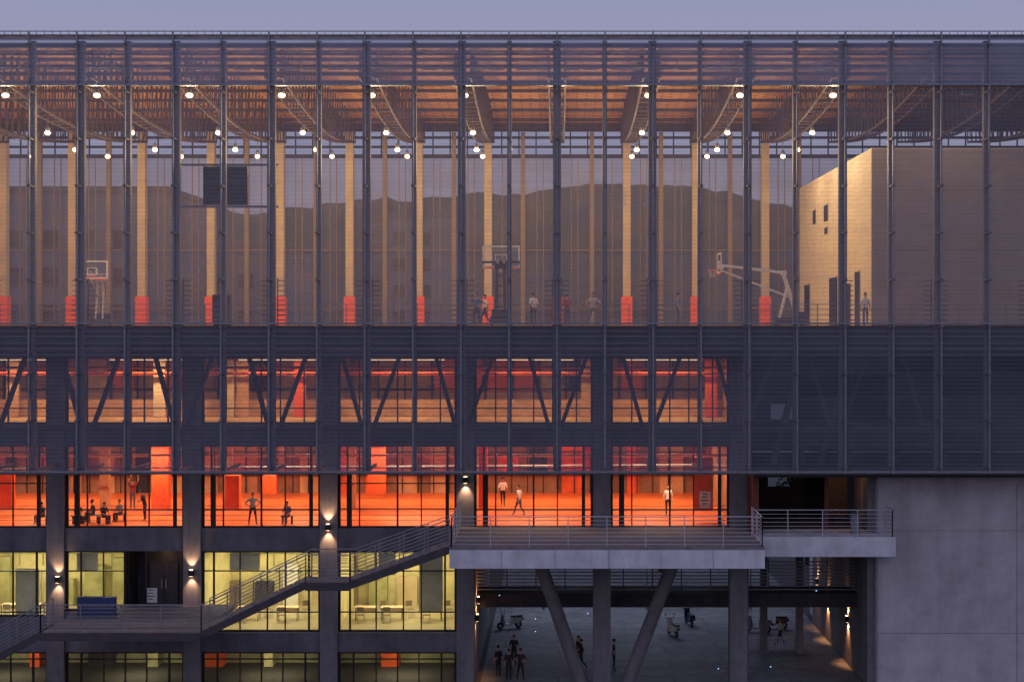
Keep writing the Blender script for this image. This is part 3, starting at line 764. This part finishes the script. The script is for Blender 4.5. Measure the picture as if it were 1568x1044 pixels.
for px,r,s,p,dd in ((440,170,2,1,5.9),(65,150,1,0,5.9),(120,200,1,0,5.9),(143,120,1,1,6.4),(159,230,1,0,5.8),(184,160,3,0,6.8)):
    person(px,dd,F2,r,'sit',s,p,1.6+random.random()*.15); bench(px,dd,F2,.7)
for px,d,r,po,s in ((779,5.8,10,'stand',1),(797,5.9,-30,'akimbo',1),(763,6.6,40,'stand',1),(787,9.3,180,'walk',1),(890,8.2,90,'walk',1),(940,8.2,-90,'stand',1),(1195,14,90,'walk',3),(886,9.0,120,'stand',1)):
    person(px,d,0.01,r,po,s,0)

def scooter(px,d,r,c):
    b=B('motor_scooter',None,False)
    for y in (-.62,.62): b.torus((0,y,.23),.18,.06,'black','x',14,6); b.cyl((-.05,y,.23),(.05,y,.23),.1,'rail',10)
    b.poly([(-.18,-.85,.45),(.18,-.85,.45),(.2,-.1,.3),(-.2,-.1,.3),(-.15,-.9,.72),(.15,-.9,.72),(.17,-.15,.7),(-.17,-.15,.7)],[(0,3,2,1),(4,5,6,7),(0,1,5,4),(1,2,6,5),(2,3,7,6),(3,0,4,7)],c)
    b.box(-.14,.14,-.85,-.12,.72,.8,'black'); b.box(-.17,.17,-.1,.42,.24,.32,c)
    b.beam((0,.36,.28),(0,.5,1.0),.36,.08,c); b.beam((0,.62,.23),(0,.47,1.0),.07,.07,'steel')
    b.cyl((-.32,.42,1.02),(.32,.42,1.02),.02,'black',6); b.ball((0,.52,.93),.12,.1,.1,c,8,6)
    for s in (-1,1): b.cyl((s*.25,.44,1.02),(s*.3,.46,1.2),.008,'black',5); b.ball((s*.3,.46,1.24),.06,.02,.045,'black',6,4)
    b.box(-.08,.08,-.98,-.88,.5,.62,'rust'); b.build((X(px,d),d,.01),r)
scooter(1030,17,.3,'white'); scooter(1160,18,1.2,'steel_lt'); scooter(1055,20,.2,'bluem'); scooter(780,19,2.0,'white'); scooter(1185,19,1.4,'rust')
b=B('picket_fence',None)
for i in range(28): b.box(X(1148,13)+i*.12,X(1148,13)+i*.12+.05,13,13.03,0.05,.85,'rail')
for zz in (.2,.7): b.box(X(1148,13),X(1148,13)+3.3,13.03,13.06,zz,zz+.06,'rail')
b.build()

# ---- ground / plaza / background ----
b=B('ground'); b.quad((-2500,-2500,0),(2500,-2500,0),(2500,4000,0),(-2500,4000,0),'asphalt'); b.build()
b=B('plaza_pavement'); b.box(-4.2,16.4,4,60,.004,.012,'paving'); b.build()
b=B('plaza_kerb'); b.box(-60,60,60.01,60.3,0,.13,'column'); b.build()
from mathutils import noise
def hill(y,h,base_,seed,amp):
    vs=[];fs=[];nx=220;ny=10
    for j in range(ny):
        for i in range(nx):
            x=-420+i*3.9; t=j/(ny-1)
            H=h+amp*noise.fractal(Vector((x*.012,seed,0)),1,2,5)+1.6*noise.noise(Vector((x*.2,j*.7,seed)))+.8*noise.noise(Vector((x*.9,j,seed)))
            if x>60: H-=(x-60)*.12
            vs.append((x,y+t*60,max(-1,H*math.sin(t*math.pi/2))))
    for j in range(ny-1):
        for i in range(nx-1): fs.append((j*nx+i,j*nx+i+1,(j+1)*nx+i+1,(j+1)*nx+i))
    b=B('hills',None); b.poly(vs,fs,'hill'); b.build()
hill(340,60,0,1.3,7); hill(560,69,0,5.1,9)
def apt(px0,px1,d,zt_,):
    e=B('apartment_building',None); x0,x1=X(px0,d),X(px1,d); e.box(x0,x1,d,d+14,0,zt_,'bldg'); e.box(x0-.2,x1+.2,d-.2,d+14.2,zt_,zt_+.5,'column')
    z=3
    while z<zt_-2:
        x=x0+1
        while x<x1-2:
            e.box(x,x+1.5,d-.05,d+.02,z,z+1.5,'black'); e.box(x-.1,x+1.6,d-.15,d-.06,z-.12,z,'column'); x+=3.2
        z+=3.3
    e.build()
apt(-120,255,55,31); apt(300,440,70,27); apt(590,690,110,33)
def tree(x,y,h):
    t=B('tree',None); t.cyl((0,0,0),(.1,0,h*.45),.22,'bark',8,.14)
    for i in range(7):
        a=i*.9; q=(math.cos(a)*h*.2,math.sin(a)*h*.2,h*(.55+.05*i)); t.cyl((.1,0,h*.4),q,.08,'bark',5,.03)
    for i in range(1300):
        u=Vector((random.gauss(0,1),random.gauss(0,1),random.gauss(0,1))).normalized()*random.random()**.4
        c=Vector((u.x*h*.3,u.y*h*.3,h*.68+u.z*h*.3)); 
        if noise.noise(c*.8)<-.12: continue
        a=Vector((random.gauss(0,1),random.gauss(0,1),random.gauss(0,1))).normalized()*.22; bb=a.cross(Vector((random.random(),random.random(),.5))).normalized()*.16
        t.quad(c-a,c+bb,c+a,c-bb,'leaf')
    t.build((x,y,0))
for x,y,h in ((-3,42,9),(3,48,10),(8,40,8),(14,46,10),(20,43,9),(-9,45,10)): tree(x,y,h)

# ---- world ----
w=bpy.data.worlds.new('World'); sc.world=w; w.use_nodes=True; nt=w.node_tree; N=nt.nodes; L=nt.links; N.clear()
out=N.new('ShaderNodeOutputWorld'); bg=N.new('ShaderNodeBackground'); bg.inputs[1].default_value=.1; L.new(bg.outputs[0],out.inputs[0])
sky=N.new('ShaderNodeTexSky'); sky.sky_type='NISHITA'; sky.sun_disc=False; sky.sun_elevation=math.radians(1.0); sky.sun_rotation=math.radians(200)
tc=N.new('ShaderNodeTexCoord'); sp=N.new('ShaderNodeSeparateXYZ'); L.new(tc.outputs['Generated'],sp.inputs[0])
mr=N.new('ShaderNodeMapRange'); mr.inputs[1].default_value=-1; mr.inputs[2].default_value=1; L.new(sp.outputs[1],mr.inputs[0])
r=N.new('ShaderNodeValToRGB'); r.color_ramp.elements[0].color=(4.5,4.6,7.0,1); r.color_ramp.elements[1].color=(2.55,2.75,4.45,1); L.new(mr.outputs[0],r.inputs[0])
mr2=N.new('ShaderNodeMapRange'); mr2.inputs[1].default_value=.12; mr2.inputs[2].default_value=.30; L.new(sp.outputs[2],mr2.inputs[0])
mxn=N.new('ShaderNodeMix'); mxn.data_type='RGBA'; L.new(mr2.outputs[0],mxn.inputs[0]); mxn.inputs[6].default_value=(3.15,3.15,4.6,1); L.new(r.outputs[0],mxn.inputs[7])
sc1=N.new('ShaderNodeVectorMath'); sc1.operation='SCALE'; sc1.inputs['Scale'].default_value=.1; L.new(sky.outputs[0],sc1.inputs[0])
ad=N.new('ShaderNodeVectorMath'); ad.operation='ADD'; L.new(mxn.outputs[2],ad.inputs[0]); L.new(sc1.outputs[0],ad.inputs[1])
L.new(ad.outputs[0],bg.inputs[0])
s=bpy.data.lights.new('sun','SUN'); s.energy=.08; s.angle=math.radians(20); s.color=(1,.88,.85); so=bpy.data.objects.new('sun',s); col.objects.link(so); so.rotation_euler=(math.radians(75),0,math.radians(-20))

cam=bpy.data.cameras.new('camera'); co=bpy.data.objects.new('camera',cam); col.objects.link(co)
co.location=(0,-D,CZ); co.rotation_euler=(math.radians(90),0,0)
cam.sensor_width=36; cam.lens=36*F/1568; cam.shift_x=(784-855)/1568; cam.shift_y=-(522-496)/1568
cam.clip_end=6000; sc.camera=co
sc.view_settings.view_transform='Standard'; sc.view_settings.look='None'; sc.view_settings.exposure=0
